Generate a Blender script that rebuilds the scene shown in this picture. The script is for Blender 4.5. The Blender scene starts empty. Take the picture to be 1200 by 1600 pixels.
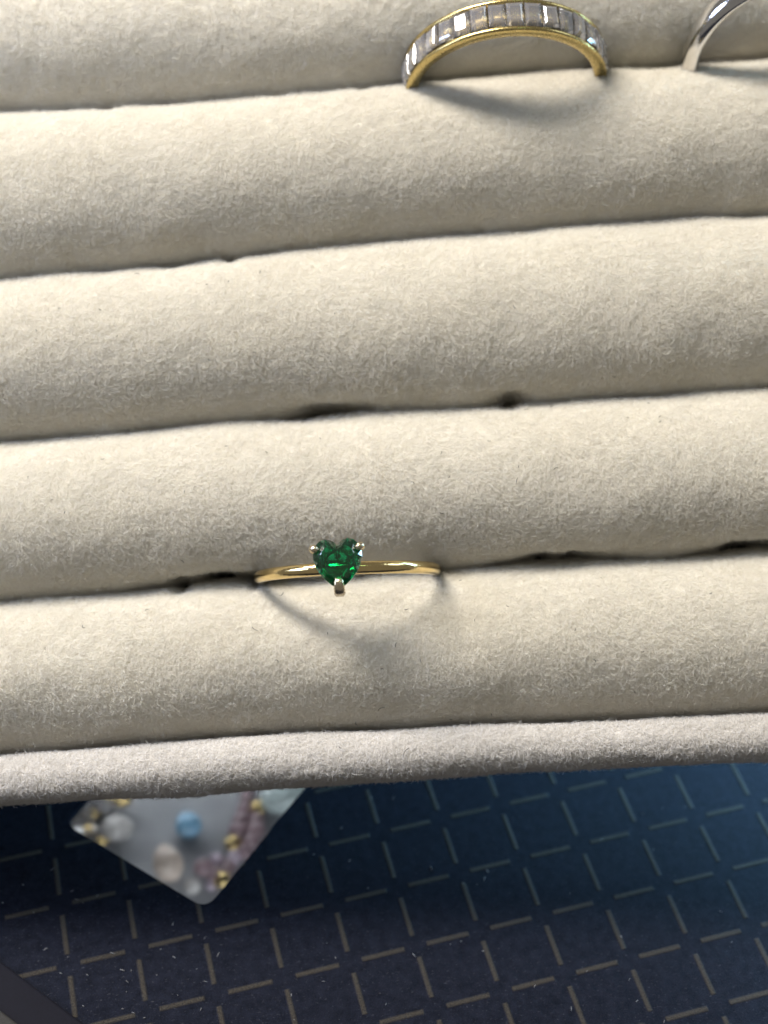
import bpy, bmesh, math, random
import numpy as np
from mathutils import Matrix, Vector

random.seed(7)
rng = np.random.default_rng(7)
S = 0.1                                   # millimetres -> Blender units (1 unit = 1 cm)
scene = bpy.context.scene
scene.unit_settings.scale_length = 0.01
COL = scene.collection

# ------------------------------------------------------------------ frames
# C: camera-aligned frame in mm (x right, y up in the photograph, z to the camera), camera at (0,0,D0)
F, D0 = 2218.0, 148.0
CELL = 7.25                                # printed grid pitch of the mat, mm
nM = Vector((0.0277, 0.7005, 0.7131)).normalized()      # counter normal (up) in C
aM = Vector((0.96335, 0.1717, -0.20609)); aM = (aM - nM * aM.dot(nM)).normalized()
bM = nM.cross(aM)
tM = Vector((1.1736, -5.5902, -22.0035)) * CELL + Vector((0, 0, D0))    # a crossing of the printed grid, in C
# world: counter top is horizontal
R_CW = Matrix((aM, bM, nM)).to_4x4()
M_CW = R_CW @ Matrix.Translation(-tM * S)
TILT = math.radians(8)
M_T = Matrix.Rotation(-TILT, 4, 'X')      # tray frame in C: its normal leans to +y


def frame(m):
    return M_CW @ m


M_TW = frame(M_T)
nT = M_T.to_3x3() @ Vector((0, 0, 1))


def ray(px, py):
    return Vector(((px - 600) / F, (800 - py) / F, -1.0))


CAM = Vector((0, 0, D0))


def pT(px, py, z=0.0):
    """pixel of the photograph -> point of the tray frame at tray height z (mm)"""
    d = ray(px, py)
    t = (z - CAM.dot(nT)) / d.dot(nT)
    return M_T.to_3x3().inverted() @ (CAM + d * t)


def pM(px, py, h=0.0):
    """pixel -> point of the counter frame (x, y, h) in mm"""
    d = ray(px, py)
    t = (h - (CAM - tM).dot(nM)) / d.dot(nM)
    p = CAM + d * t - tM
    return Vector((p.dot(aM), p.dot(bM), p.dot(nM)))


# ------------------------------------------------------------------ camera
cam_d = bpy.data.cameras.new("camera")
cam = bpy.data.objects.new("camera", cam_d)
COL.objects.link(cam)
cam_d.sensor_fit = 'HORIZONTAL'
cam_d.sensor_width = 36.0
cam_d.lens = 36.0 * F / 1200.0
cam_d.clip_start = 0.1
cam_d.clip_end = 2000
cam_d.dof.use_dof = True
cam_d.dof.focus_distance = 14.35
cam_d.dof.aperture_fstop = (cam_d.lens * 1e-3) / (0.33)       # 3.3 mm pupil
cam.matrix_world = frame(Matrix.Translation((0, 0, D0 * S)))
scene.camera = cam

# ------------------------------------------------------------------ light
scene.view_settings.view_transform = 'Standard'
scene.view_settings.look = 'None'
scene.view_settings.exposure = 0.0
scene.view_settings.gamma = 1.0
world = bpy.data.worlds.new("World")
scene.world = world
world.use_nodes = True
bg = world.node_tree.nodes["Background"]
bg.inputs[0].default_value = (1.0, 0.95, 0.88, 1)
bg.inputs[1].default_value = 0.19


def lamp(name, loc_c, aim_c, size, power, color, size_y=None, long_axis=None):
    d = bpy.data.lights.new(name, 'AREA')
    d.shape = 'RECTANGLE' if size_y else 'DISK'
    d.size = size * S
    if size_y:
        d.size_y = size_y * S
    d.energy = power
    d.color = color
    o = bpy.data.objects.new(name, d)
    COL.objects.link(o)
    loc, aim = Vector(loc_c), Vector(aim_c)
    q = (aim - loc).to_track_quat('-Z', 'Y').to_matrix().to_4x4()
    if long_axis:
        zc = (loc - aim).normalized()
        xc = Vector(long_axis)
        xc = (xc - zc * xc.dot(zc)).normalized()
        q = Matrix((xc, zc.cross(xc), zc)).transposed().to_4x4()
    o.matrix_world = frame(Matrix.Translation(loc * S) @ q)
    return o


kd = Vector((-0.42, 0.78, 0.40)).normalized()
lamp("ceiling_lamp", kd * 600, (0, -5, 0), 340, 71000, (1.0, 0.945, 0.88), 140, (-0.8, 0.55, 0.0))
lamp("side_lamp_cool", (-200, 70, 95), (-42, 25, -4), 90, 2800, (0.58, 0.70, 1.0))
lamp("cool_light_right", (420, 330, 150), (30, 0, 0), 200, 4000, (0.72, 0.86, 1.0))  # cool area light from the right
_p = pM(1200, 1200)
_lc = aM * (_p.x + 66) + bM * (_p.y + 42) + nM * 50 + tM
lamp("blue_fill", _lc, aM * (_p.x + 4) + bM * _p.y + tM, 80, 6000, (0.32, 0.68, 1.0), 44)  # blue fill added for the glow on the mat, no actual screen
lamp("green_glint_fill", (95, 210, 300), (18, 48, 0), 34, 220, (0.55, 1.0, 0.60))  # small green light added for glints on the rings, no actual sign

# ------------------------------------------------------------------ render settings
scene.render.engine = 'CYCLES'
cy = scene.cycles
cy.max_bounces = 10
cy.diffuse_bounces = 5
cy.glossy_bounces = 4
cy.transmission_bounces = 10
cy.transparent_max_bounces = 8
cy.caustics_reflective = False
cy.caustics_refractive = False
cy.sample_clamp_indirect = 6.0
cy.use_denoising = True
scene.cycles_curves.shape = 'RIBBONS'
scene.cycles_curves.subdivisions = 2


# ------------------------------------------------------------------ material helpers
def new_mat(name):
    m = bpy.data.materials.new(name)
    m.use_nodes = True
    nt = m.node_tree
    return m, nt, nt.nodes["Principled BSDF"], nt.nodes["Material Output"]


def N(nt, t, **kw):
    n = nt.nodes.new(t)
    for k, v in kw.items():
        setattr(n, k, v)
    return n


def math_node(nt, op, a, b=None, c=None):
    n = N(nt, 'ShaderNodeMath', operation=op)
    for i, v in enumerate((a, b, c)):
        if v is None:
            continue
        if isinstance(v, (int, float)):
            n.inputs[i].default_value = v
        else:
            nt.links.new(v, n.inputs[i])
    return n.outputs[0]


def noise(nt, scale, detail=3, vec=None, rough=0.5):
    n = N(nt, 'ShaderNodeTexNoise')
    n.inputs['Scale'].default_value = scale
    n.inputs['Detail'].default_value = detail
    n.inputs['Roughness'].default_value = rough
    if vec is None:
        vec = N(nt, 'ShaderNodeTexCoord').outputs['Object']
    nt.links.new(vec, n.inputs['Vector'])
    return n.outputs[0]


def ramp(nt, fac, stops):
    r = N(nt, 'ShaderNodeValToRGB')
    els = r.color_ramp.elements
    while len(els) < len(stops):
        els.new(0.5)
    for e, (p, c) in zip(els, stops):
        e.position = p
        e.color = (*c, 1)
    nt.links.new(fac, r.inputs[0])
    return r.outputs[0]


def bump(nt, b, h, strength, dist):
    n = N(nt, 'ShaderNodeBump')
    n.inputs['Strength'].default_value = strength
    n.inputs['Distance'].default_value = dist
    nt.links.new(h, n.inputs['Height'])
    nt.links.new(n.outputs[0], b.inputs['Normal'])


def velvet(name, base, hair=True):
    """cream pile; the fibres let some light through"""
    m, nt, b, out = new_mat(name)
    if hair:
        info = N(nt, 'ShaderNodeHairInfo')
        dark = tuple(c * 0.86 for c in base)
        light = tuple(min(0.93, c * 1.07) for c in base)
        colr = ramp(nt, info.outputs['Random'], [(0.0, dark), (0.55, base), (1.0, light)])
        nt.links.new(colr, b.inputs['Base Color'])
        b.inputs['Roughness'].default_value = 0.75
        b.inputs['Specular IOR Level'].default_value = 0.25
        tr = N(nt, 'ShaderNodeBsdfTranslucent')
        nt.links.new(colr, tr.inputs[0])
        mx = N(nt, 'ShaderNodeMixShader')
        mx.inputs[0].default_value = 0.44
        nt.links.new(b.outputs[0], mx.inputs[1])
        nt.links.new(tr.outputs[0], mx.inputs[2])
        nt.links.new(mx.outputs[0], out.inputs[0])
    else:
        f = noise(nt, 9.0, 4)
        nt.links.new(ramp(nt, f, [(0.3, tuple(c * 0.9 for c in base)), (0.7, base)]), b.inputs['Base Color'])
        b.inputs['Roughness'].default_value = 0.95
        b.inputs['Sheen Weight'].default_value = 0.2
        bump(nt, b, noise(nt, 60.0, 3), 0.6, 0.02)
    return m


CREAM = (0.895, 0.862, 0.792)
PINK = (0.83, 0.808, 0.775)
M_CREAM_B, M_CREAM = velvet("cream_velvet_backing", CREAM, False), velvet("cream_velvet_fibre", CREAM)
M_PINK_B, M_PINK = velvet("rim_velvet_backing", PINK, False), velvet("rim_velvet_fibre", PINK)


def metal(name, col, rough, var=0.06, bumpy=0.0):
    m, nt, b, out = new_mat(name)
    b.inputs['Metallic'].default_value = 1.0
    f = noise(nt, 7.0, 4)
    nt.links.new(ramp(nt, f, [(0.3, tuple(c * 0.88 for c in col)), (0.7, col)]), b.inputs['Base Color'])
    r = N(nt, 'ShaderNodeMapRange')
    r.inputs[3].default_value = max(0.02, rough - var)
    r.inputs[4].default_value = rough + var
    nt.links.new(noise(nt, 25.0, 4), r.inputs[0])
    nt.links.new(r.outputs[0], b.inputs['Roughness'])
    if bumpy:
        bump(nt, b, noise(nt, 45.0, 3), bumpy, 0.01)
    return m


M_GOLD = metal("polished_gold", (0.82, 0.63, 0.30), 0.15, 0.07, 0.12)
M_GOLD_SATIN = metal("satin_gold", (0.58, 0.45, 0.19), 0.27, 0.07, 0.15)
M_WHITE_GOLD = metal("white_gold", (0.72, 0.61, 0.43), 0.27, 0.06, 0.1)
M_SILVER = metal("polished_silver", (0.80, 0.78, 0.77), 0.10, 0.05, 0.05)


def gem(name, col, ior, rough=0.0):
    m, nt, b, out = new_mat(name)
    b.inputs['Base Color'].default_value = (*col, 1)
    b.inputs['Transmission Weight'].default_value = 1.0
    b.inputs['IOR'].default_value = ior
    f = noise(nt, 14.0, 3)
    r = N(nt, 'ShaderNodeMapRange')
    r.inputs[3].default_value = rough
    r.inputs[4].default_value = rough + 0.06
    nt.links.new(f, r.inputs[0])
    nt.links.new(r.outputs[0], b.inputs['Roughness'])
    return m


M_EMERALD = gem("green_stone", (0.0, 0.22, 0.085), 1.55, 0.09)
_b = M_EMERALD.node_tree.nodes["Principled BSDF"]
_b.inputs["Coat Weight"].default_value = 1.0
_b.inputs["Coat Roughness"].default_value = 0.01
M_CLEAR = gem("clear_stone", (0.98, 0.96, 0.99), 1.9)
M_CLEAR.node_tree.nodes["Principled BSDF"].inputs["Transmission Weight"].default_value = 0.85


def plain(name, col, rough=0.5, spec=0.5, nscale=12.0, var=0.8, coat=0.0, trans=0.0):
    m, nt, b, out = new_mat(name)
    f = noise(nt, nscale, 4)
    nt.links.new(ramp(nt, f, [(0.3, tuple(c * var for c in col)), (0.7, col)]), b.inputs['Base Color'])
    b.inputs['Roughness'].default_value = rough
    b.inputs['Specular IOR Level'].default_value = spec
    b.inputs['Coat Weight'].default_value = coat
    b.inputs['Transmission Weight'].default_value = trans
    return m


M_LINING = plain("dark_slot_lining", (0.035, 0.028, 0.026), 0.95, 0.1)
M_LINT = plain("dark_lint", (0.06, 0.055, 0.05), 0.9, 0.1)
M_PEARL = plain("white_pearl", (0.72, 0.70, 0.68), 0.2, 0.6, coat=0.5)
M_PEACH = plain("peach_pearl", (0.78, 0.66, 0.57), 0.2, 0.6, coat=0.5)
M_MAUVE = plain("mauve_bead", (0.33, 0.225, 0.255), 0.15, 0.6, coat=0.4)
M_LILAC = plain("lilac_bead", (0.60, 0.50, 0.60), 0.15, 0.6, coat=0.4)
M_BLUE = plain("blue_glass_bead", (0.26, 0.52, 0.75), 0.1, 0.7, coat=0.6)
M_MINT = plain("pale_mint_bead", (0.62, 0.74, 0.74), 0.15, 0.6, coat=0.4)
M_SHELF = plain("grey_shelf_cloth", (0.36, 0.37, 0.39), 0.7, 0.3, 3.0)
M_DUST = plain("pale_dust", (0.30, 0.30, 0.31), 0.9, 0.2)
M_SHADE_STRIP = plain("painted_shade", (0.009, 0.009, 0.014), 0.75, 0.1, 40.0)  # near-black colour standing in for the shadow beside the grey pad
M_GREYPAD = plain("grey_pad_felt", (0.05, 0.048, 0.046), 0.95, 0.05, 30.0)


def mat_cloth():
    """navy leatherette printed with a broken gold grid (flat print), object coordinates in cm"""
    m, nt, b, out = new_mat("navy_grid_leatherette")
    co = N(nt, 'ShaderNodeTexCoord').outputs['Object']
    sep = N(nt, 'ShaderNodeSeparateXYZ')
    wob = N(nt, 'ShaderNodeTexNoise')
    wob.inputs['Scale'].default_value = 30.0
    nt.links.new(co, wob.inputs['Vector'])
    va = N(nt, 'ShaderNodeVectorMath', operation='MULTIPLY_ADD')
    nt.links.new(wob.outputs['Color'], va.inputs[0])
    va.inputs[1].default_value = (0.012, 0.012, 0)
    nt.links.new(co, va.inputs[2])
    nt.links.new(va.outputs[0], sep.inputs[0])
    c = CELL * S

    def cellcoord(v):     # distance to the nearest grid line, in cells
        q = math_node(nt, 'DIVIDE', v, c)
        fr = math_node(nt, 'FRACT', math_node(nt, 'ADD', q, 0.5))
        return math_node(nt, 'ABSOLUTE', math_node(nt, 'SUBTRACT', fr, 0.5))
    dx, dy = cellcoord(sep.outputs[0]), cellcoord(sep.outputs[1])
    wl = 0.033

    def step_lt(v, t, s):
        r = N(nt, 'ShaderNodeMapRange', interpolation_type='SMOOTHSTEP')
        r.inputs[1].default_value = t - s
        r.inputs[2].default_value = t + s
        r.inputs[3].default_value = 1.0
        r.inputs[4].default_value = 0.0
        nt.links.new(v, r.inputs[0])
        return r.outputs[0]
    gap = 0.175
    vline = math_node(nt, 'MULTIPLY', step_lt(dx, wl, 0.02), math_node(nt, 'SUBTRACT', 1.0, step_lt(dy, gap, 0.015)))
    hline = math_node(nt, 'MULTIPLY', step_lt(dy, wl, 0.02), math_node(nt, 'SUBTRACT', 1.0, step_lt(dx, gap, 0.015)))
    dash = math_node(nt, 'MAXIMUM', vline, hline)
    worn = N(nt, 'ShaderNodeMapRange')
    worn.inputs[1].default_value = 0.30
    worn.inputs[2].default_value = 0.55
    worn.inputs[3].default_value = 0.30
    nt.links.new(noise(nt, 70.0, 3, co), worn.inputs[0])
    dash = math_node(nt, 'MULTIPLY', dash, worn.outputs[0])
    # ground colour with fine grain and pale scuffs
    grain = math_node(nt, 'ADD', math_node(nt, 'MULTIPLY', noise(nt, 60.0, 6, co, 0.75), 0.6), math_node(nt, 'MULTIPLY', noise(nt, 9.0, 4, co, 0.6), 0.4))
    ground = ramp(nt, grain, [(0.40, (0.0024, 0.0036, 0.0080)), (0.60, (0.0108, 0.0128, 0.0225))])
    mp = N(nt, 'ShaderNodeMapping')
    mp.inputs['Rotation'].default_value = (0, 0, 0.7)
    mp.inputs['Scale'].default_value = (22, 48, 1)
    nt.links.new(co, mp.inputs['Vector'])
    sc = noise(nt, 1.0, 4, mp.outputs[0], 0.7)
    scr = N(nt, 'ShaderNodeMapRange')
    scr.inputs[1].default_value = 0.60
    scr.inputs[2].default_value = 0.76
    scr.inputs[4].default_value = 0.8
    nt.links.new(sc, scr.inputs[0])
    mx = N(nt, 'ShaderNodeMix', data_type='RGBA')
    nt.links.new(scr.outputs[0], mx.inputs[0])
    nt.links.new(ground, mx.inputs[6])
    mx.inputs[7].default_value = (0.09, 0.09, 0.105, 1)
    mx2 = N(nt, 'ShaderNodeMix', data_type='RGBA')
    nt.links.new(dash, mx2.inputs[0])
    nt.links.new(mx.outputs[2], mx2.inputs[6])
    mx2.inputs[7].default_value = (0.058, 0.051, 0.042, 1)
    nt.links.new(mx2.outputs[2], b.inputs['Base Color'])
    b.inputs['Roughness'].default_value = 0.5
    b.inputs['Specular IOR Level'].default_value = 0.05
    h = math_node(nt, 'ADD', grain, math_node(nt, 'MULTIPLY', dash, 0.8))
    bump(nt, b, h, 0.8, 0.02)
    return m


M_MAT = mat_cloth()


# ------------------------------------------------------------------ object helpers
def empty(name, m, label, cat, group=None):
    o = bpy.data.objects.new(name, None)
    o.empty_display_size = 0.3
    COL.objects.link(o)
    o.matrix_world = m
    o['label'] = label
    o['category'] = cat
    if group:
        o['group'] = group
    return o


def mesh(name, verts, faces, mat, parent=None, m=None, smooth=True):
    """verts in mm of the parent's (or m's) frame"""
    me = bpy.data.meshes.new(name)
    me.from_pydata((np.asarray(verts, float) * S).tolist(), [], faces)
    me.materials.append(mat)
    bm = bmesh.new()
    bm.from_mesh(me)
    bmesh.ops.recalc_face_normals(bm, faces=bm.faces)
    bm.to_mesh(me)
    bm.free()
    if smooth:
        me.polygons.foreach_set('use_smooth', [True] * len(me.polygons))
    o = bpy.data.objects.new(name, me)
    COL.objects.link(o)
    if parent is not None:
        o.parent = parent
    if m is not None:
        if parent is not None:
            o.matrix_local = m
        else:
            o.matrix_world = m
    return o


def grid_faces(nu, nv, wrap_u=False, wrap_v=False):
    f = []
    for i in range(nu if wrap_u else nu - 1):
        for j in range(nv if wrap_v else nv - 1):
            i2, j2 = (i + 1) % nu, (j + 1) % nv
            f.append((i * nv + j, i2 * nv + j, i2 * nv + j2, i * nv + j2))
    return f


def tube(path, radii, seg=10):
    """tapered tube along a path (mm) -> verts, faces"""
    P = [Vector(p) for p in path]
    V, prev = [], None
    for i, p in enumerate(P):
        t = (P[min(i + 1, len(P) - 1)] - P[max(i - 1, 0)]).normalized()
        u = (prev - t * prev.dot(t)) if prev else t.orthogonal()
        u.normalize()
        prev = u
        w = t.cross(u)
        for k in range(seg):
            a = 2 * math.pi * k / seg
            V.append(p + (u * math.cos(a) + w * math.sin(a)) * radii[i])
    Fc = grid_faces(len(P), seg, False, True)
    Fc.append(tuple(range(seg)))
    Fc.append(tuple(range((len(P) - 1) * seg, len(P) * seg)))
    return V, Fc


def ball(r, sq=(1, 1, 1), nu=16, nv=10, lump=0.0):
    V = [(0, 0, r * sq[2])]
    for j in range(1, nv):
        th = math.pi * j / nv
        for i in range(nu):
            a = 2 * math.pi * i / nu
            k = 1 + lump * (math.sin(3 * a + 2 * th) * 0.6 + math.sin(5 * th + a) * 0.4)
            V.append((r * sq[0] * k * math.sin(th) * math.cos(a), r * sq[1] * k * math.sin(th) * math.sin(a), r * sq[2] * k * math.cos(th)))
    V.append((0, 0, -r * sq[2]))
    Fc = [(0, 1 + i, 1 + (i + 1) % nu) for i in range(nu)]
    for j in range(nv - 2):
        for i in range(nu):
            a, b2 = 1 + j * nu + i, 1 + j * nu + (i + 1) % nu
            Fc.append((a, a + nu, b2 + nu, b2))
    last = len(V) - 1
    base = 1 + (nv - 2) * nu
    Fc += [(last, base + (i + 1) % nu, base + i) for i in range(nu)]
    return V, Fc


def faceted(r, hgt, n=8, table=0.55):
    """a small brilliant-cut stone, table up"""
    V, Fc = [], []
    for k in range(n):
        a = 2 * math.pi * (k + 0.5) / n
        V.append((r * table * math.cos(a), r * table * math.sin(a), hgt * 0.35))
    for k in range(n):
        a = 2 * math.pi * k / n
        V.append((r * math.cos(a), r * math.sin(a), 0))
    V.append((0, 0, -hgt * 0.65))
    Fc.append(tuple(range(n)))
    for k in range(n):
        k2 = (k + 1) % n
        Fc += [(k, n + k, n + k2), (k, n + k2, k2), (n + k, 2 * n, n + k2)]
    return V, Fc


# ------------------------------------------------------------------ value noise on numpy
def vnoise2(x, y, seed, n=256):
    g = np.random.default_rng(seed).uniform(-1, 1, (n, n))
    xi, yi = np.floor(x).astype(int), np.floor(y).astype(int)
    fx, fy = x - xi, y - yi
    fx, fy = fx * fx * (3 - 2 * fx), fy * fy * (3 - 2 * fy)
    a, b_ = g[xi % n, yi % n], g[(xi + 1) % n, yi % n]
    c, d = g[xi % n, (yi + 1) % n], g[(xi + 1) % n, (yi + 1) % n]
    return (a * (1 - fx) + b_ * fx) * (1 - fy) + (c * (1 - fx) + d * fx) * fy


# ------------------------------------------------------------------ ring tray
tray = empty("ring_tray", M_TW, "cream velvet ring tray with padded rolls and pinkish front rim, above the navy mat", "ring tray")
XL, XR = -58.0, 58.0
# upper silhouettes of the rolls and of the rim, as seen (photo pixels), fuzz included
B = [
    [(0, 172), (150, 168), (300, 158), (450, 150), (600, 134), (750, 122), (900, 112), (1050, 106), (1200, 95)],
    [(0, 432), (150, 419), (300, 403), (450, 388), (600, 373), (750, 362), (900, 352), (1050, 343), (1200, 335)],
    [(0, 687), (150, 676), (300, 664), (420, 657), (600, 645), (800, 634), (1000, 621), (1200, 608)],
    [(0, 938), (150, 927), (300, 917), (400, 912), (520, 906), (690, 892), (850, 886), (1000, 878), (1200, 868)],
    [(0, 1182), (200, 1166), (400, 1148), (600, 1140), (800, 1132), (1000, 1125), (1200, 1115)],
    [(0, 1258), (150, 1251), (300, 1243), (400, 1235), (600, 1221), (800, 1207), (1000, 1199), (1200, 1191)],
]
for _b, (_l, _r) in zip(B, ((-15, -20), (-8, -14), (-6, -12), (-3, -9))):
    _b[:] = [(x, y + _l + (_r - _l) * x / 1200) for x, y in _b]
ZB = -3.2                                  # height of those silhouettes in the tray frame
xs_s = np.linspace(XL, XR, 233)


def curve_T(pts, z):
    P = [pT(px, py, z) for px, py in pts]
    X = np.array([p.x for p in P])
    Y = np.array([p.y for p in P])
    y = np.interp(xs_s, X, Y)
    s0, s1 = (Y[2] - Y[0]) / (X[2] - X[0]), (Y[-1] - Y[-3]) / (X[-1] - X[-3])
    y = np.where(xs_s < X[0], Y[0] + s0 * (xs_s - X[0]), y)
    y = np.where(xs_s > X[-1], Y[-1] + s1 * (xs_s - X[-1]), y)
    k = np.hanning(31)
    k /= k.sum()
    return np.convolve(np.pad(y, 15, mode='edge'), k, 'valid')


YB = [curve_T(b, ZB) for b in B[:5]]
pitch = YB[0] - YB[1]
YB = [YB[0] + 2 * pitch, YB[0] + pitch] + YB             # two more rolls beyond the top of the picture
ROLL_H = 10.3


def bumps(x, seed, amp):
    """slow lumps of the foam edge"""
    v = np.zeros_like(x)
    for wl, a in ((14.0, 1.0), (5.5, 0.55), (2.3, 0.3)):
        v += a * vnoise2(x / wl + 40, np.full_like(x, 3.5), seed + int(wl * 10))
    return v * amp


# places where the slot gapes (photo px of the dark gaps: boundary index in YB, centre x, half width, depth mm)
GAPS = {4: [(518, 75, 0.5), (800, 30, 0.65)],
        5: [(335, 95, 0.95), (880, 90, 1.05), (1175, 80, 0.8)]}
NOTCH = {5: [(278, 16, 0.55), (395, 14, 0.35)], 4: [(800, 16, 0.35), (462, 30, 0.25)], 3: [(358, 14, 0.4), (270, 30, 0.3)], 2: [(165, 16, 0.3), (435, 14, 0.35), (565, 12, 0.4)]}


def px_bumps(lst, bidx, extra=0.0):
    v = np.zeros_like(xs_s)
    for cx, hw, d in lst:
        p = pT(cx, np.interp(cx, *zip(*B[bidx - 2])), ZB)
        u = np.abs(xs_s - p.x) / (hw / 15.0)
        ir = 1 + 0.30 * vnoise2(xs_s / 1.7 + 60, np.full_like(xs_s, cx / 7.0), 55)
        v += (d + extra) * np.exp(-np.abs(u) ** 2.2) * ir
    return v


NAP = 0.62


class Roll:
    """padded roll between two boundary lines; surf(x, phi) with phi from the lower (front) to the upper (back) flank"""

    def __init__(self, yu, yl, h, seed, ex=2.25, z0=0.0, over=0.45):
        self.over = over
        self.gl = self.gu = np.zeros_like(xs_s)
        self.yc, self.w, self.h, self.seed, self.ex, self.z0 = (yu + yl) / 2, (yu - yl) / 2, h, seed, ex, z0

    def surf(self, x, phi):
        yc, w = np.interp(x, xs_s, self.yc), np.interp(x, xs_s, self.w)
        s, c = np.sin(phi), np.cos(phi)
        e = 2 / self.ex
        y = np.sign(s) * np.abs(s) ** e
        z = np.sign(c) * np.abs(c) ** e
        lump = 0.10 * vnoise2(x / 7 + 50, phi * 2.0 + 50, self.seed) + 0.045 * vnoise2(x / 2.6 + 20, phi * 4.5 + 30, self.seed + 1)
        k = 1 + lump / w
        low = np.where(c < 0, 1 - 0.25 * c * c, 1.0)     # tucks in below its widest line
        wl = np.clip((-y - 0.76) / 0.2, 0, 1)
        wu = np.clip((y - 0.72) / 0.25, 0, 1)
        dy = np.interp(x, xs_s, self.gl) * wl * wl * (3 - 2 * wl) - np.interp(x, xs_s, self.gu) * wu * wu * (3 - 2 * wu)
        return np.stack([x, yc + (w + self.over) * y * k * low + dy, self.z0 - self.h + (self.h - NAP * 0.7) * z * k], -1)

    def frame(self, x, phi):
        p = self.surf(x, phi)
        e = 1e-2
        tx = self.surf(x + 0.05, phi) - p
        tp = self.surf(x, phi + e) - p
        tx /= np.linalg.norm(tx, axis=1, keepdims=True)
        tp /= np.linalg.norm(tp, axis=1, keepdims=True)
        n = np.cross(tx, tp)
        n /= np.linalg.norm(n, axis=1, keepdims=True)
        return p, n, tx, tp


def nap(name, surf, phi0, phi1, x0, x1, dens, mat, parent, seed, ln=0.65, rad=0.0115, lean=(0.5, 1.2), clump=1.0):
    """short velvet pile as hair curves"""
    r = np.random.default_rng(seed)
    ph = np.linspace(phi0, phi1, 200)
    prof = surf.surf(np.zeros_like(ph), ph)
    seg = np.r_[0, np.cumsum(np.linalg.norm(np.diff(prof, axis=0), axis=1))]
    n = int(seg[-1] * (x1 - x0) * dens)
    x = r.uniform(x0, x1, n)
    s = r.uniform(0, seg[-1], n)
    phi = np.interp(s, seg, ph)
    p, nn, tx, tp = surf.frame(x, phi)
    # combing direction: slow swirl + tufts + scatter
    ang = 0.9 * vnoise2(x / 9 + 9, s / 9 + 9, seed + 2) + 0.8 * vnoise2(x / 1.0 + 5, s / 1.0 + 5, seed + 3) + r.normal(0, 1.0, n)
    ang = ang * clump + 1.6 * vnoise2(x / 16 + 3, s / 10 + 3, seed + 6) - 0.7 + np.where(r.random(n) < 0.72, 0, math.pi)
    tuft = vnoise2(x / 0.55 + 7, s / 0.55 + 7, seed + 4)
    tuft2 = vnoise2(x / 1.6 + 7, s / 1.6 + 7, seed + 5)
    L = ln * (1 + 0.16 * tuft + 0.10 * tuft2 + r.normal(0, 0.16, n)).clip(0.35, 1.9)
    wisp = r.random(n) < 0.03
    L = np.where(wisp, L * 1.4, L)
    le = r.uniform(lean[0], lean[1], n) + 0.10 * tuft2 + 0.30 * vnoise2(x / 6 + s / 9 + 4, s / 5 - x / 14 + 4, seed + 8)
    t1 = tx * np.cos(ang)[:, None] + tp * np.sin(ang)[:, None]
    t2 = np.cross(nn, t1)
    curl = r.normal(0, 0.34, n)
    pts = np.empty((n, 4, 3))
    for i, t in enumerate((0.0, 0.36, 0.7, 1.0)):
        a = le * (0.55 + 0.75 * t)
        pts[:, i] = p + L[:, None] * (t * (nn * np.cos(a)[:, None] + t1 * np.sin(a)[:, None]) + (curl * t * t)[:, None] * t2)
    hc = bpy.data.hair_curves.new(name)
    hc.add_curves([4] * n)
    hc.attributes['position'].data.foreach_set('vector', (pts * S).astype(np.float32).ravel())
    rr = np.tile(np.array([1.0, 1.0, 0.85, 0.35]), n) * np.repeat(rad * r.uniform(0.7, 1.3, n) * np.where(wisp, 1.1, 1.0), 4)
    at = hc.attributes.get('radius') or hc.attributes.new('radius', 'FLOAT', 'POINT')
    at.data.foreach_set('value', (rr * S).astype(np.float32))
    hc.materials.append(mat)
    o = bpy.data.objects.new(name, hc)
    COL.objects.link(o)
    o.parent = parent
    o['kind'] = 'stuff'
    return o


rolls = []
for k in range(len(YB) - 1):
    yu, yl = YB[k].copy(), YB[k + 1].copy()
    yu += bumps(xs_s, 100 + k, 0.16)
    yl += bumps(xs_s, 140 + k, 0.10)
    R = Roll(yu, yl, ROLL_H, 11 * k + 3, 2.05)
    if k in NOTCH:
        R.gu = px_bumps(NOTCH[k], k, 0.25)
    if k + 1 in GAPS:
        R.gl = px_bumps(GAPS[k + 1], k + 1, 1.15)
    rolls.append(R)
    nx, nphi = 260, 30
    gx, gp = np.meshgrid(np.linspace(XL, XR, nx), np.radians(np.linspace(-140, 140, nphi)), indexing='ij')
    v = R.surf(gx.ravel(), gp.ravel())
    body = mesh("velvet_roll", v, grid_faces(nx, nphi), M_CREAM_B, tray)
    if k >= 1:
        d = 135 if k >= 2 else 80
        nap("velvet_nap", R, math.radians(-100), math.radians(104), -47, 47, d, M_CREAM, body, 900 + k)
        for xa, xb in ((XL, -47), (47, XR)):
            nap("velvet_nap", R, math.radians(-95), math.radians(98), xa, xb, 22, M_CREAM, body, 930 + k, rad=0.03)
    else:
        nap("velvet_nap", R, math.radians(-95), math.radians(98), XL, XR, 18, M_CREAM, body, 950, rad=0.034)

# front rim: a narrower padded lip whose outer side runs down to the floor of the tray
yb = curve_T(B[5], -3.6)


class Rim(Roll):
    def surf(self, x, phi):
        p = super().surf(x, np.clip(phi, -math.pi / 2, math.pi))
        dn = np.clip(-math.pi / 2 - phi, 0, None) * 6.0
        p[..., 2] -= dn
        p[..., 1] += dn * 0.10
        return p


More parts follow.
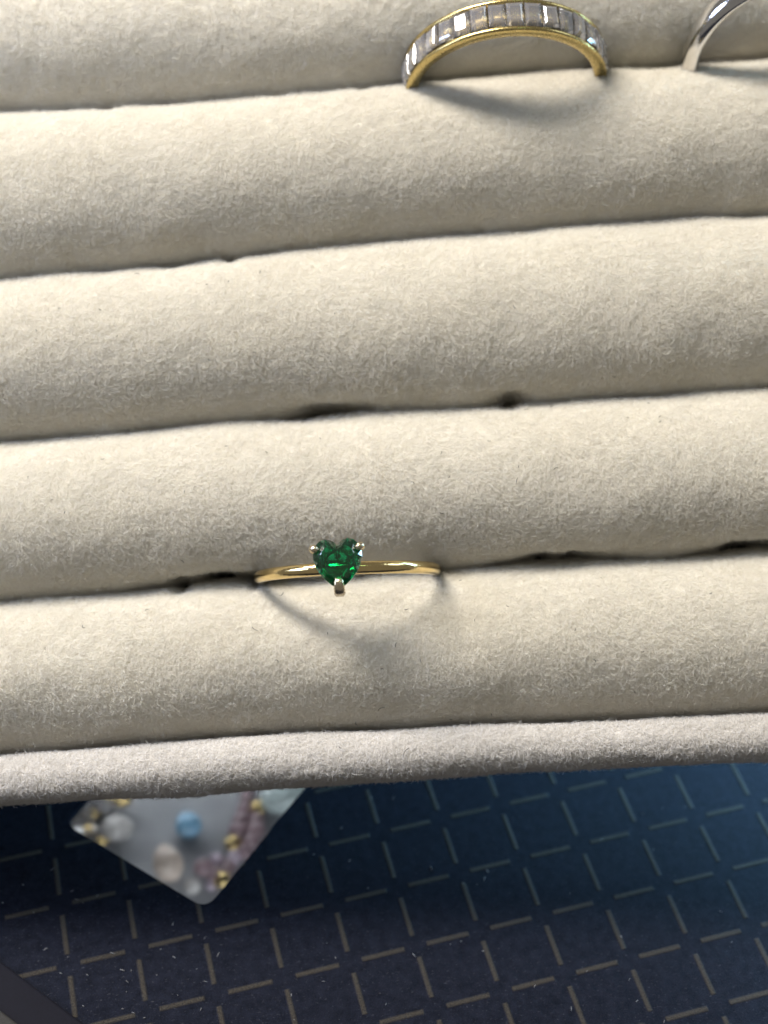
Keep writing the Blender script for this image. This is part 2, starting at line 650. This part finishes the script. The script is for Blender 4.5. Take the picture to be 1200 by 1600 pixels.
rim_s = Rim(YB[-1] + bumps(xs_s, 300, 0.06), yb + bumps(xs_s, 310, 0.07), 3.4, 77, 2.0, z0=-0.6, over=-0.35)
nx, nphi = 260, 26
gx, gp = np.meshgrid(np.linspace(XL - 5, XR + 5, nx), np.radians(np.linspace(-185, 110, nphi)), indexing='ij')
rim = mesh("front_rim", rim_s.surf(gx.ravel(), gp.ravel()), grid_faces(nx, nphi), M_PINK_B, tray)
rim['label'] = "pinkish white velvet rim along the front of the tray"
nap("velvet_nap", rim_s, math.radians(-120), math.radians(104), -46, 46, 120, M_PINK, rim, 990, ln=0.6, rad=0.017, lean=(0.55, 1.25))
for xa, xb in ((XL - 5, -46), (46, XR + 5)):
    nap("velvet_nap", rim_s, math.radians(-120), math.radians(104), xa, xb, 25, M_PINK, rim, 991, ln=0.55, rad=0.03)


def box(x0, x1, y0, y1, z0, z1, bev=0.0):
    bm = bmesh.new()
    bmesh.ops.create_cube(bm, size=1.0)
    for v in bm.verts:
        v.co = Vector((x0 + (v.co.x + .5) * (x1 - x0), y0 + (v.co.y + .5) * (y1 - y0), z0 + (v.co.z + .5) * (z1 - z0)))
    if bev:
        bmesh.ops.bevel(bm, geom=bm.edges[:], offset=bev, segments=3, affect='EDGES', profile=0.5)
    V = [v.co.copy() for v in bm.verts]
    Fc = [tuple(v.index for v in f.verts) for f in bm.faces]
    bm.verts.index_update()
    Fc = [tuple(v.index for v in f.verts) for f in bm.faces]
    bm.free()
    return V, Fc


def sheared(V, k=0.062):
    return [Vector((v.x, v.y + k * v.x, v.z)) for v in V]


ytop = float(YB[0][116]) + 1
ybot = float(yb[116])
V, Fc = box(XL - 1, XR + 1, ybot + 2.2, ytop + 2, -14.6, -12.6, 0.3)
mesh("tray_floor", sheared(V), Fc, M_LINING, tray)
for sx in (-1, 1):
    xa = sx * (XR + 0.6)
    V, Fc = box(min(xa, xa + sx * 4.4), max(xa, xa + sx * 4.4), ybot + 3, ytop + 4, -14.8, -0.8, 1.6)
    mesh("side_rim", sheared(V), Fc, M_PINK_B, tray)
V, Fc = box(XL - 5, XR + 5, ytop + 0.6, ytop + 5, -14.8, -0.8, 1.6)
mesh("back_rim", sheared(V), Fc, M_PINK_B, tray)

# lint: short dark fibres caught in the pile
LV, LF = [], []
spots = [(418, 795 - 80, 6), (642, 756, 8), (805, 757, 10), (824, 645, 8), (330, 560, 6), (500, 690, 6), (395, 985, 12), (130, 985, 10), (590, 1100, 14), (555, 1115, 10),
         (704, 1110, 5), (440, 934, 14), (632, 960, 7), (618, 1012, 8), (742, 972, 5), (595, 1043, 6), (640, 1170, 18), (530, 1168, 7), (230, 962, 8), (205, 430, 10), (405, 433, 8),
         (358, 446, 3), (1003, 885 + 130, 5), (1108, 880 + 55, 6), (870, 735, 9), (1030, 668, 6), (895, 988, 5), (720, 916, 6), (985, 660, 5), (160, 578, 7), (60, 520, 6)]
for _ in range(40):
    spots.append((random.uniform(20, 1180), random.uniform(450, 1110), random.uniform(3, 8)))
surfs = rolls + [rim_s]
for (px, py, L) in spots:
    p = pT(px, py, -1.0)
    best = None
    for R in surfs:
        yc, w = np.interp(p.x, xs_s, R.yc), np.interp(p.x, xs_s, R.w)
        q = (p.y - yc) / w
        if abs(q) < 0.97:
            ph = math.copysign(math.asin(abs(q) ** (R.ex / 2)), q)
            best = R.frame(np.array([p.x]), np.array([ph]))
    if best is None:
        continue
    po, nn, tx, tp = (Vector(b_[0]) for b_ in best)
    L = L / 15.0
    a0, cv = random.uniform(0, 6.28), random.uniform(-2.6, 2.6)
    path, q, a = [], po + nn * 0.62, a0
    for i in range(7):
        path.append(q.copy())
        q = q + (tx * math.cos(a) + tp * math.sin(a)) * (L / 6) + nn * random.uniform(-0.03, 0.03)
        a += cv / 6
    v, f = tube(path, [0.022, 0.03, 0.03, 0.03, 0.03, 0.026, 0.015], 5)
    o0 = len(LV)
    LV += v
    LF += [tuple(i + o0 for i in ff) for ff in f]
lint = mesh("lint", LV, LF, M_LINT, None, M_TW)
lint['kind'] = 'stuff'
lint['label'] = "tiny dark lint fibres caught in the cream velvet pile"
lint['category'] = "lint"


# ------------------------------------------------------------------ rings
def lathe_y(profile, seg=180, a0=0.0, a1=2 * math.pi):
    """closed (r, y) profile swept about the Y axis"""
    V = []
    for i in range(seg):
        a = a0 + (a1 - a0) * i / seg
        for r, y in profile:
            V.append((r * math.sin(a), y, r * math.cos(a)))
    return V, grid_faces(seg, len(profile), True, True)


def ring_matrix(center, roll_deg, lean_deg, yaw_deg, spin_deg=0):
    m = Matrix.Translation(center * S) @ Matrix.Rotation(math.radians(yaw_deg), 4, 'Z') @ Matrix.Rotation(math.radians(-lean_deg), 4, 'X') @ Matrix.Rotation(math.radians(spin_deg), 4, 'Y')
    return M_TW @ m


# --- emerald-green heart solitaire
RO = 10.0
c0 = pT(543, 898, -4.0)
heart_ring = empty("heart_ring", ring_matrix(Vector((c0.x, c0.y + 0.1, -4.2)), 0, -2.0, 2.6, -4.5),
                   "thin gold ring with green heart stone, standing between the two front rolls", "ring")
prof = []
for k in range(14):
    a = 2 * math.pi * k / 14
    prof.append((RO - 0.58 + 0.58 * math.cos(a), 0.67 * math.sin(a)))
V, Fc = lathe_y(prof)
mesh("band", V, Fc, M_GOLD, heart_ring)
half = [(0.0, 0.335), (0.045, 0.39), (0.125, 0.44), (0.235, 0.465), (0.345, 0.43), (0.435, 0.34), (0.485, 0.21), (0.49, 0.07), (0.45, -0.08), (0.375, -0.225), (0.27, -0.355), (0.145, -0.465), (0.0, -0.55)]
outl = half + [(-x, y) for x, y in half[-2:0:-1]]
W_ = 4.95
HZ = RO + 1.35                                     # girdle height above ring centre
n = len(outl)


def ringpts(sc, z, cy_, off=False):
    P = []
    for i in range(n):
        x, y = outl[i]
        if off:
            x2, y2 = outl[(i + 1) % n]
            x, y = (x + x2) / 2, (y + y2) / 2
        P.append(Vector((x * W_ * sc, (cy_ + (y - cy_) * sc) * W_, z)))
    return P


GV = ringpts(1.0, 0.10, -.05) + ringpts(1.0, -0.10, -.05) + ringpts(0.85, 0.50, -.05, True) + ringpts(0.68, 0.80, -.05) + ringpts(0.66, -0.95, -.06, True) + ringpts(0.30, -1.75, -.08) + [Vector((0, -.09 * W_, -2.15))]
GF = []
for i in range(n):
    j = (i + 1) % n
    h = (i - 1) % n
    GF += [(i, j, n + j, n + i),                                       # girdle
           (i, j, 2 * n + i), (2 * n + i, j, 2 * n + j), (3 * n + i, 2 * n + i, 3 * n + j), (3 * n + j, 2 * n + i, 2 * n + j),
           (n + i, n + j, 4 * n + i), (4 * n + i, n + j, 4 * n + j), (5 * n + i, 4 * n + i, 5 * n + j), (5 * n + j, 4 * n + i, 4 * n + j),
           (5 * n + i, 5 * n + j, 6 * n)]
tb = len(GV)
GV.append(Vector((0, -.05 * W_, 0.80)))
GF += [(3 * n + i, 3 * n + (i + 1) % n, tb) for i in range(n)]
M_HEAD = Matrix.Translation(Vector((0.22, 0.55, HZ)) * S) @ Matrix.Rotation(math.radians(-3.5 + 5), 4, 'Z') @ Matrix.Rotation(math.radians(-3), 4, 'X') @ Matrix.Rotation(math.radians(4.5), 4, 'Y')
mesh("heart_stone", GV, GF, M_EMERALD, heart_ring, M_HEAD, smooth=False)
# basket under the stone
V1, F1 = tube([(0.46 * W_ * .62 * math.sin(a), -0.3 + 0.5 * W_ * .62 * math.cos(a), -1.25) for a in np.linspace(0, 2 * math.pi, 25)], [0.2] * 25, 6)
mesh("basket_wire", V1, F1, M_WHITE_GOLD, heart_ring, M_HEAD)


def claw(path, rad, fl=1.0):
    V, Fc = tube(path, rad, 12)
    return V, Fc


for sx in (-1, 1):
    gx_, gy_ = sx * 0.475 * W_, 0.27 * W_
    pth = [(gx_ * 0.35, gy_ * 0.3, -2.6), (gx_ * 0.75, gy_ * 0.7, -1.6), (gx_ * 0.98, gy_ * 1.0, -0.6), (gx_ * 1.03, gy_ * 1.04, 0.1), (gx_ * 1.0, gy_ * 1.02, 0.48), (gx_ * 0.90, gy_ * 0.94, 0.70), (gx_ * 0.80, gy_ * 0.86, 0.72)]
    V, Fc = claw(pth, [0.26, 0.30, 0.35, 0.41, 0.44, 0.38, 0.2])
    mesh("prong", V, Fc, M_WHITE_GOLD, heart_ring, M_HEAD)
# flat V claw over the point of the heart: a bar with rounded edges, bent over the tip
bm = bmesh.new()
secs = [((0, -1.0, -2.5), 0.30, 0.30), ((0, -2.5, -1.3), 0.36, 0.34), ((0, -3.05, -0.35), 0.52, 0.40), ((0, -3.0, 0.15), 0.55, 0.40), ((0, -2.6, 0.66), 0.53, 0.34), ((0, -2.0, 0.82), 0.42, 0.24), ((0, -1.75, 0.78), 0.34, 0.12)]
CV = []
for i, (p, wx, wt) in enumerate(secs):
    a = Vector(secs[max(i - 1, 0)][0])
    b_ = Vector(secs[min(i + 1, len(secs) - 1)][0])
    t = (b_ - a).normalized()
    u = Vector((1, 0, 0))
    w_ = t.cross(u)
    for (su, sw) in ((-1, -.6), (-.7, -1), (.7, -1), (1, -.6), (1, .6), (.7, 1), (-.7, 1), (-1, .6)):
        CV.append(Vector(p) + u * wx * su + w_ * wt * sw)
CF = grid_faces(len(secs), 8, False, True) + [tuple(range(8)), tuple(range(48, 56))]
pr = mesh("prong", CV, CF, M_WHITE_GOLD, heart_ring, M_HEAD)
pr['label'] = "flat claw over the point of the heart"
# bridge between band and basket
V, Fc = tube([(-1.2, 0, RO - 0.3 - HZ), (-0.9, -0.1, -2.1), (-0.2, -0.2, -1.9), (0.2, -0.2, -1.9), (0.9, -0.1, -2.1), (1.2, 0, RO - 0.3 - HZ)], [0.3, 0.34, 0.34, 0.34, 0.34, 0.3], 8)
mesh("bridge", V, Fc, M_GOLD, heart_ring, Matrix.Translation(Vector((0, 0, HZ)) * S))

# --- channel-set eternity band in the back slot
cE = pT(789, 121, -4.0)
E_RO = 10.8
eter = empty("eternity_ring", ring_matrix(Vector((cE.x, cE.y + 0.6, -4.5)), 0, 7.5, 3.0, 0),
             "wide gold ring set with a row of square clear stones, at the top", "ring")
ri, rf, ro = 9.85, 10.25, 11.25
prof = [(ri, -1.75), (ri, 1.75), (ri + .15, 1.9), (ro - .12, 1.9), (ro, 1.8), (ro, 1.5), (ro - .1, 1.4), (rf, 1.38), (rf, -1.38), (ro - .1, -1.4), (ro, -1.5), (ro, -1.8), (ro - .12, -1.9), (ri + .15, -1.9)]
V, Fc = lathe_y(prof, 200)
mesh("band", V, Fc, M_GOLD_SATIN, eter)
ns = 36
tw = 2 * math.pi * (rf + 0.55) / ns
hx, hy = tw / 2 * 0.965, 1.36
SV = []
for sc, z in ((0.4, -0.6), (1.0, 0.28), (1.0, 0.40), (0.80, 0.62), (0.62, 0.72)):
    for sx, sy in ((-1, -1), (1, -1), (1, 1), (-1, 1)):
        SV.append((sx * hx * sc, sy * hy * (sc if z > 0 else 0.7), z))
SF = grid_faces(5, 4, False, True) + [(0, 1, 2, 3), (16, 17, 18, 19)]
stone_me = None
for k in range(-9, 10):
    a = 2 * math.pi * (k + 0.15) / ns
    m = Matrix.Rotation(a, 4, 'Y') @ Matrix.Translation((0, 0, (rf + 0.52) * S)) @ Matrix.Rotation(random.uniform(-.1, .1), 4, 'X') @ Matrix.Rotation(random.uniform(-.09, .09), 4, 'Y')
    if stone_me is None:
        o = mesh("stone", SV, SF, M_CLEAR, eter, m, smooth=False)
        stone_me = o.data
    else:
        o = bpy.data.objects.new("stone", stone_me)
        COL.objects.link(o)
        o.parent = eter
        o.matrix_local = m

# --- plain silver ring at the right edge
cS = pT(1213, 82, -4.0)
silver = empty("silver_ring", ring_matrix(Vector((cS.x, cS.y - 0.6, -2.8)), 0, 27.0, 3.0, 0),
               "plain polished silver ring cut off by the right edge, standing in the back slot", "ring")
prof = [(9.4, -1.5), (9.4, 1.5)] + [(9.55 + 1.3 * math.sin(t), 1.6 * math.cos(t)) for t in np.linspace(0.12, math.pi - 0.12, 11)]
V, Fc = lathe_y(prof, 180)
mesh("band", V, Fc, M_SILVER, silver)

# ------------------------------------------------------------------ counter: mat with a window, shelf below
WORLD0 = Matrix.Identity(4)
tip, lef, rig = pM(322, 1420), pM(100, 1286), pM(492, 1213)
far = lef + rig - tip
corn = [tip, rig, far, lef]
cen = (tip + far) / 2
loop = []
for i in range(4):
    p, a, b_ = corn[i], corn[i - 1], corn[(i + 1) % 4]
    r_ = 1.7
    p0 = p + (a - p).normalized() * r_
    p1 = p + (b_ - p).normalized() * r_
    for t in np.linspace(0, 1, 7):
        q = p0 * (1 - t) ** 2 + p * 2 * t * (1 - t) + p1 * t * t
        loop.append(q)
    if i == 0:      # a small nick in the right-hand edge of the cut-out
        k0, d = p + (b_ - p) * 0.56, (b_ - p).normalized()
        nrm = Vector((-d.y, d.x, 0))
        if nrm.dot(cen - k0) < 0:
            nrm = -nrm
        loop += [k0, k0 + d * 0.5 + nrm * 0.10, k0 + d * 0.9 + nrm * 0.12]
THK = 0.9
bm = bmesh.new()
out = [Vector(v) for v in ((-150, -120, 0), (170, -120, 0), (170, 260, 0), (-150, 260, 0))]
vo = [bm.verts.new(v) for v in out]
vi = [bm.verts.new(Vector((v.x, v.y, 0))) for v in loop]
ed = [bm.edges.new((vo[i], vo[(i + 1) % 4])) for i in range(4)] + [bm.edges.new((vi[i], vi[(i + 1) % len(vi)])) for i in range(len(vi))]
bmesh.ops.triangle_fill(bm, use_beauty=True, edges=ed)
ex = bmesh.ops.extrude_face_region(bm, geom=bm.faces[:])
for v in [g for g in ex['geom'] if isinstance(g, bmesh.types.BMVert)]:
    v.co.z -= THK
bm.verts.index_update()
V = [v.co.copy() for v in bm.verts]
Fc = [tuple(v.index for v in f.verts) for f in bm.faces]
bm.free()
mat_o = mesh("display_mat", V, Fc, M_MAT, None, WORLD0, smooth=False)
mat_o['label'] = "navy leatherette mat printed with a broken gold grid, with a diamond cut-out by the tray"
mat_o['category'] = "display mat"

DEP = -25.0
V, Fc = box(-150, 170, -120, 260, DEP - 3, DEP, 0)
sh = mesh("counter_shelf", V, Fc, M_SHELF, None, WORLD0, smooth=False)
sh['kind'] = 'structure'
for nm, (x0, x1, y0, y1) in {"counter_side": (-150, -148, -120, 260), "counter_side.001": (168, 170, -120, 260), "counter_front": (-148, 168, -120, -118), "counter_back": (-148, 168, 258, 260)}.items():
    V, Fc = box(x0, x1, y0, y1, DEP, -THK - 0.02, 0)
    o = mesh(nm.split('.')[0], V, Fc, M_SHELF, None, WORLD0, smooth=False)
    o['kind'] = 'structure'
# strip lamps inside the counter
for dy, rx, en in ((34, -58, 110), (-36, 58, 130)):
    ld = bpy.data.lights.new("counter_lamp", 'AREA')
    ld.shape = 'RECTANGLE'
    ld.size, ld.size_y, ld.energy, ld.color = 6.0, 0.5, en, (0.92, 0.95, 1.0)
    lo = bpy.data.objects.new("counter_lamp", ld)
    COL.objects.link(lo)
    lo.matrix_world = Matrix.Translation(Vector((cen.x + 4, cen.y + dy, -8)) * S) @ Matrix.Rotation(math.radians(rx), 4, 'X')


M_PANE = gem("hazy_counter_glass", (0.93, 0.96, 0.96), 1.45, 0.055)
_xs, _ys = [v.x for v in loop], [v.y for v in loop]
V, Fc = box(min(_xs) - 6, max(_xs) + 6, min(_ys) - 6, max(_ys) + 6, -THK - 1.3, -THK - 0.06, 0)
pane = mesh("glass_sheet", V, Fc, M_PANE, None, WORLD0, smooth=False)
pane['label'] = "hazy glass sheet under the diamond cut-out of the navy mat"
pane['category'] = "glass"


def at_shelf(px, py, h):
    p = pM(px, py, DEP + h)
    return Matrix.Translation(p * S)


def single(name, V, Fc, mt, px, py, h, label, cat, group=None, rot=(0, 0, 0), smooth=True):
    m = at_shelf(px, py, h)
    for ax, a in zip('XYZ', rot):
        m = m @ Matrix.Rotation(a, 4, ax)
    o = mesh(name, V, Fc, mt, None, m, smooth)
    o['label'] = label
    o['category'] = cat
    if group:
        o['group'] = group
    return o


V, Fc = ball(1.85, (1.15, 0.95, 0.9), lump=0.10)
single("pearl", V, Fc, M_PEARL, 183, 1297, 1.8, "white baroque pearl lying right of the gold crystal cluster", "pearl", "loose pearls under the mat")
V, Fc = ball(2.35, (0.85, 1.1, 0.85), lump=0.09)
single("pearl", V, Fc, M_PEACH, 262, 1352, 2.3, "peach baroque pearl near the lower left edge of the cut-out", "pearl", "loose pearls under the mat")
V, Fc = ball(1.15, (1, 1, 0.9))
single("pearl", V, Fc, M_PEARL, 301, 1387, 1.0, "small grey white pearl near the bottom corner of the cut-out", "pearl", "loose pearls under the mat")
V, Fc = ball(1.8, (1.0, 1.0, 0.8), lump=0.06)
single("glass_bead", V, Fc, M_BLUE, 294, 1292, 1.6, "blue glass bead in the middle of the cut-out", "bead")
V, Fc = ball(3.2, (1.3, 0.9, 0.7), lump=0.05)
single("glass_bead", V, Fc, M_MINT, 452, 1243, 2.0, "pale mint bead at the upper right of the cut-out", "bead")

# bracelet of mauve beads and gold spacers along the right of the cut-out
bm0 = at_shelf(375, 1320, 0)
brace = empty("bead_bracelet", bm0, "mauve and lilac bead bracelet with gold spacers at the right of the cut-out", "bracelet")
inv = bm0.inverted()
bead_meshes = {}
path = [(388, 1236, 'm', 1.3), (386, 1252, 'm', 1.3), (382, 1268, 'm', 1.35), (377, 1285, 'm', 1.5), (371, 1300, 'm', 1.5), (364, 1321, 'g', 1.15), (366, 1343, 'l', 1.2), (357, 1356, 'm', 1.3),
        (338, 1346, 'l', 1.15), (318, 1358, 'm', 1.6), (334, 1368, 'm', 1.3), (352, 1366, 'm', 1.2), (348, 1379, 'g', 1.2), (404, 1266, 'g', 1.15), (402, 1284, 'm', 1.35), (400, 1300, 'm', 1.6), (392, 1318, 'm', 1.4), (383, 1334, 'm', 1.3), (360, 1381, 'm', 1.1), (331, 1385, 'l', 1.0)]
bnames = {'m': ("mauve_bead", M_MAUVE), 'l': ("lilac_bead", M_LILAC), 'g': ("gold_spacer", M_GOLD)}
for px, py, kd_, r_ in path:
    r_ *= 0.82 if kd_ != 'g' else 1.0
    if kd_ not in bead_meshes:
        V, Fc = ball(1.0, (1, 1, 0.92), 14, 9, lump=0.09 if kd_ == 'g' else 0.02)
        o = mesh(bnames[kd_][0], V, Fc, bnames[kd_][1], brace)
        bead_meshes[kd_] = o.data
    else:
        o = bpy.data.objects.new(bnames[kd_][0], bead_meshes[kd_])
        COL.objects.link(o)
        o.parent = brace
    o.matrix_local = inv @ at_shelf(px, py, r_ + random.uniform(0, 0.5)) @ Matrix.Rotation(random.uniform(0, 3), 4, 'Z') @ Matrix.Diagonal((r_, r_, r_, 1))

# gold earring cluster with clear stones at the left of the cut-out
cm0 = at_shelf(150, 1285, 0)
clus = empty("crystal_earring", cm0, "gold earring cluster with clear stones at the left of the cut-out", "earring")
inv = cm0.inverted()
fm = None
for px, py, r_, h in [(128, 1262, 2.0, 2.2), (150, 1250, 1.8, 2.4), (131, 1283, 1.7, 2.0), (126, 1304, 1.4, 1.6), (149, 1309, 1.5, 1.5), (165, 1262, 1.7, 2.4), (108, 1250, 1.7, 2.3)]:
    V, Fc = faceted(1.0, 1.1)
    if fm is None:
        o = mesh("clear_stone", V, Fc, M_CLEAR, clus, smooth=False)
        fm = o.data
    else:
        o = bpy.data.objects.new("clear_stone", fm)
        COL.objects.link(o)
        o.parent = clus
    o.matrix_local = inv @ at_shelf(px, py, h) @ Matrix.Rotation(random.uniform(-.5, .5), 4, 'X') @ Matrix.Rotation(random.uniform(0, 3), 4, 'Z') @ Matrix.Diagonal((r_, r_, r_, 1))
    v, f = tube([(r_ * 0.95 * math.cos(t), r_ * 0.95 * math.sin(t), -0.35 * r_) for t in np.linspace(0, 2 * math.pi, 19)], [0.32] * 19, 6)
    mesh("stone_setting", v, f, M_GOLD, clus, o.matrix_local @ Matrix.Diagonal((1 / r_, 1 / r_, 1 / r_, 1)))
for px, py, r_ in [(190, 1253, 1.3), (176, 1250, 1.0), (140, 1300, 0.9), (146, 1275, 1.0), (160, 1318, 0.8), (115, 1276, 1.0)]:
    V, Fc = ball(r_, (1.2, 0.8, 0.8), 12, 8, 0.12)
    mesh("gold_bead", V, Fc, M_GOLD, clus, inv @ at_shelf(px, py, r_ + 0.8))

# pale dust specks lying on the mat
DV, DF = [], []
for _ in range(75):
    px, py = random.uniform(0, 1200), random.uniform(1230, 1600)
    if random.random() < 0.2:
        px, py = random.uniform(0, 330), random.uniform(1470, 1600)
    p = pM(px, py, 0.05)
    if (p - cen).length < (tip - cen).length + 0.5:
        continue
    a, L, w = random.uniform(0, 3.14), random.uniform(0.08, 0.5), random.uniform(0.02, 0.05)
    u = Vector((math.cos(a), math.sin(a), 0))
    q = p + u * L + Vector((random.uniform(-.1, .1), random.uniform(-.1, .1), 0.03))
    v, f = tube([p, (p + q) / 2 + Vector((0, 0, 0.04)), q], [w * .6, w, w * .5], 5)
    o0 = len(DV)
    DV += v
    DF += [tuple(i_ + o0 for i_ in ff) for ff in f]
dust = mesh("dust", DV, DF, M_DUST, None, WORLD0)
dust['kind'] = 'stuff'
dust['label'] = "pale dust specks scattered over the navy mat"
dust['category'] = "dust"

# grey pad at the lower left corner; dark bar along its edge imitates shadow
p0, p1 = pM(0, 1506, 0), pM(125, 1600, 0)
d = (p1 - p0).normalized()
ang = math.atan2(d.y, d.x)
pad = empty("grey_pad", Matrix.Translation(Vector((p0.x, p0.y, 0.03)) * S) @ Matrix.Rotation(ang, 4, 'Z'), "grey felt pad with a dark strip imitating shadow along its edge, entering at the lower left corner of the picture", "pad")
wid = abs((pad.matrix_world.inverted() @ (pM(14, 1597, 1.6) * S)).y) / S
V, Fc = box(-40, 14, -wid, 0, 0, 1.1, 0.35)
mesh("shadow_strip", V, Fc, M_SHADE_STRIP, pad)
V, Fc = box(-40, 14, -34, -wid + 0.4, 0.05, 2.0, 0.6)
mesh("felt", V, Fc, M_GREYPAD, pad)
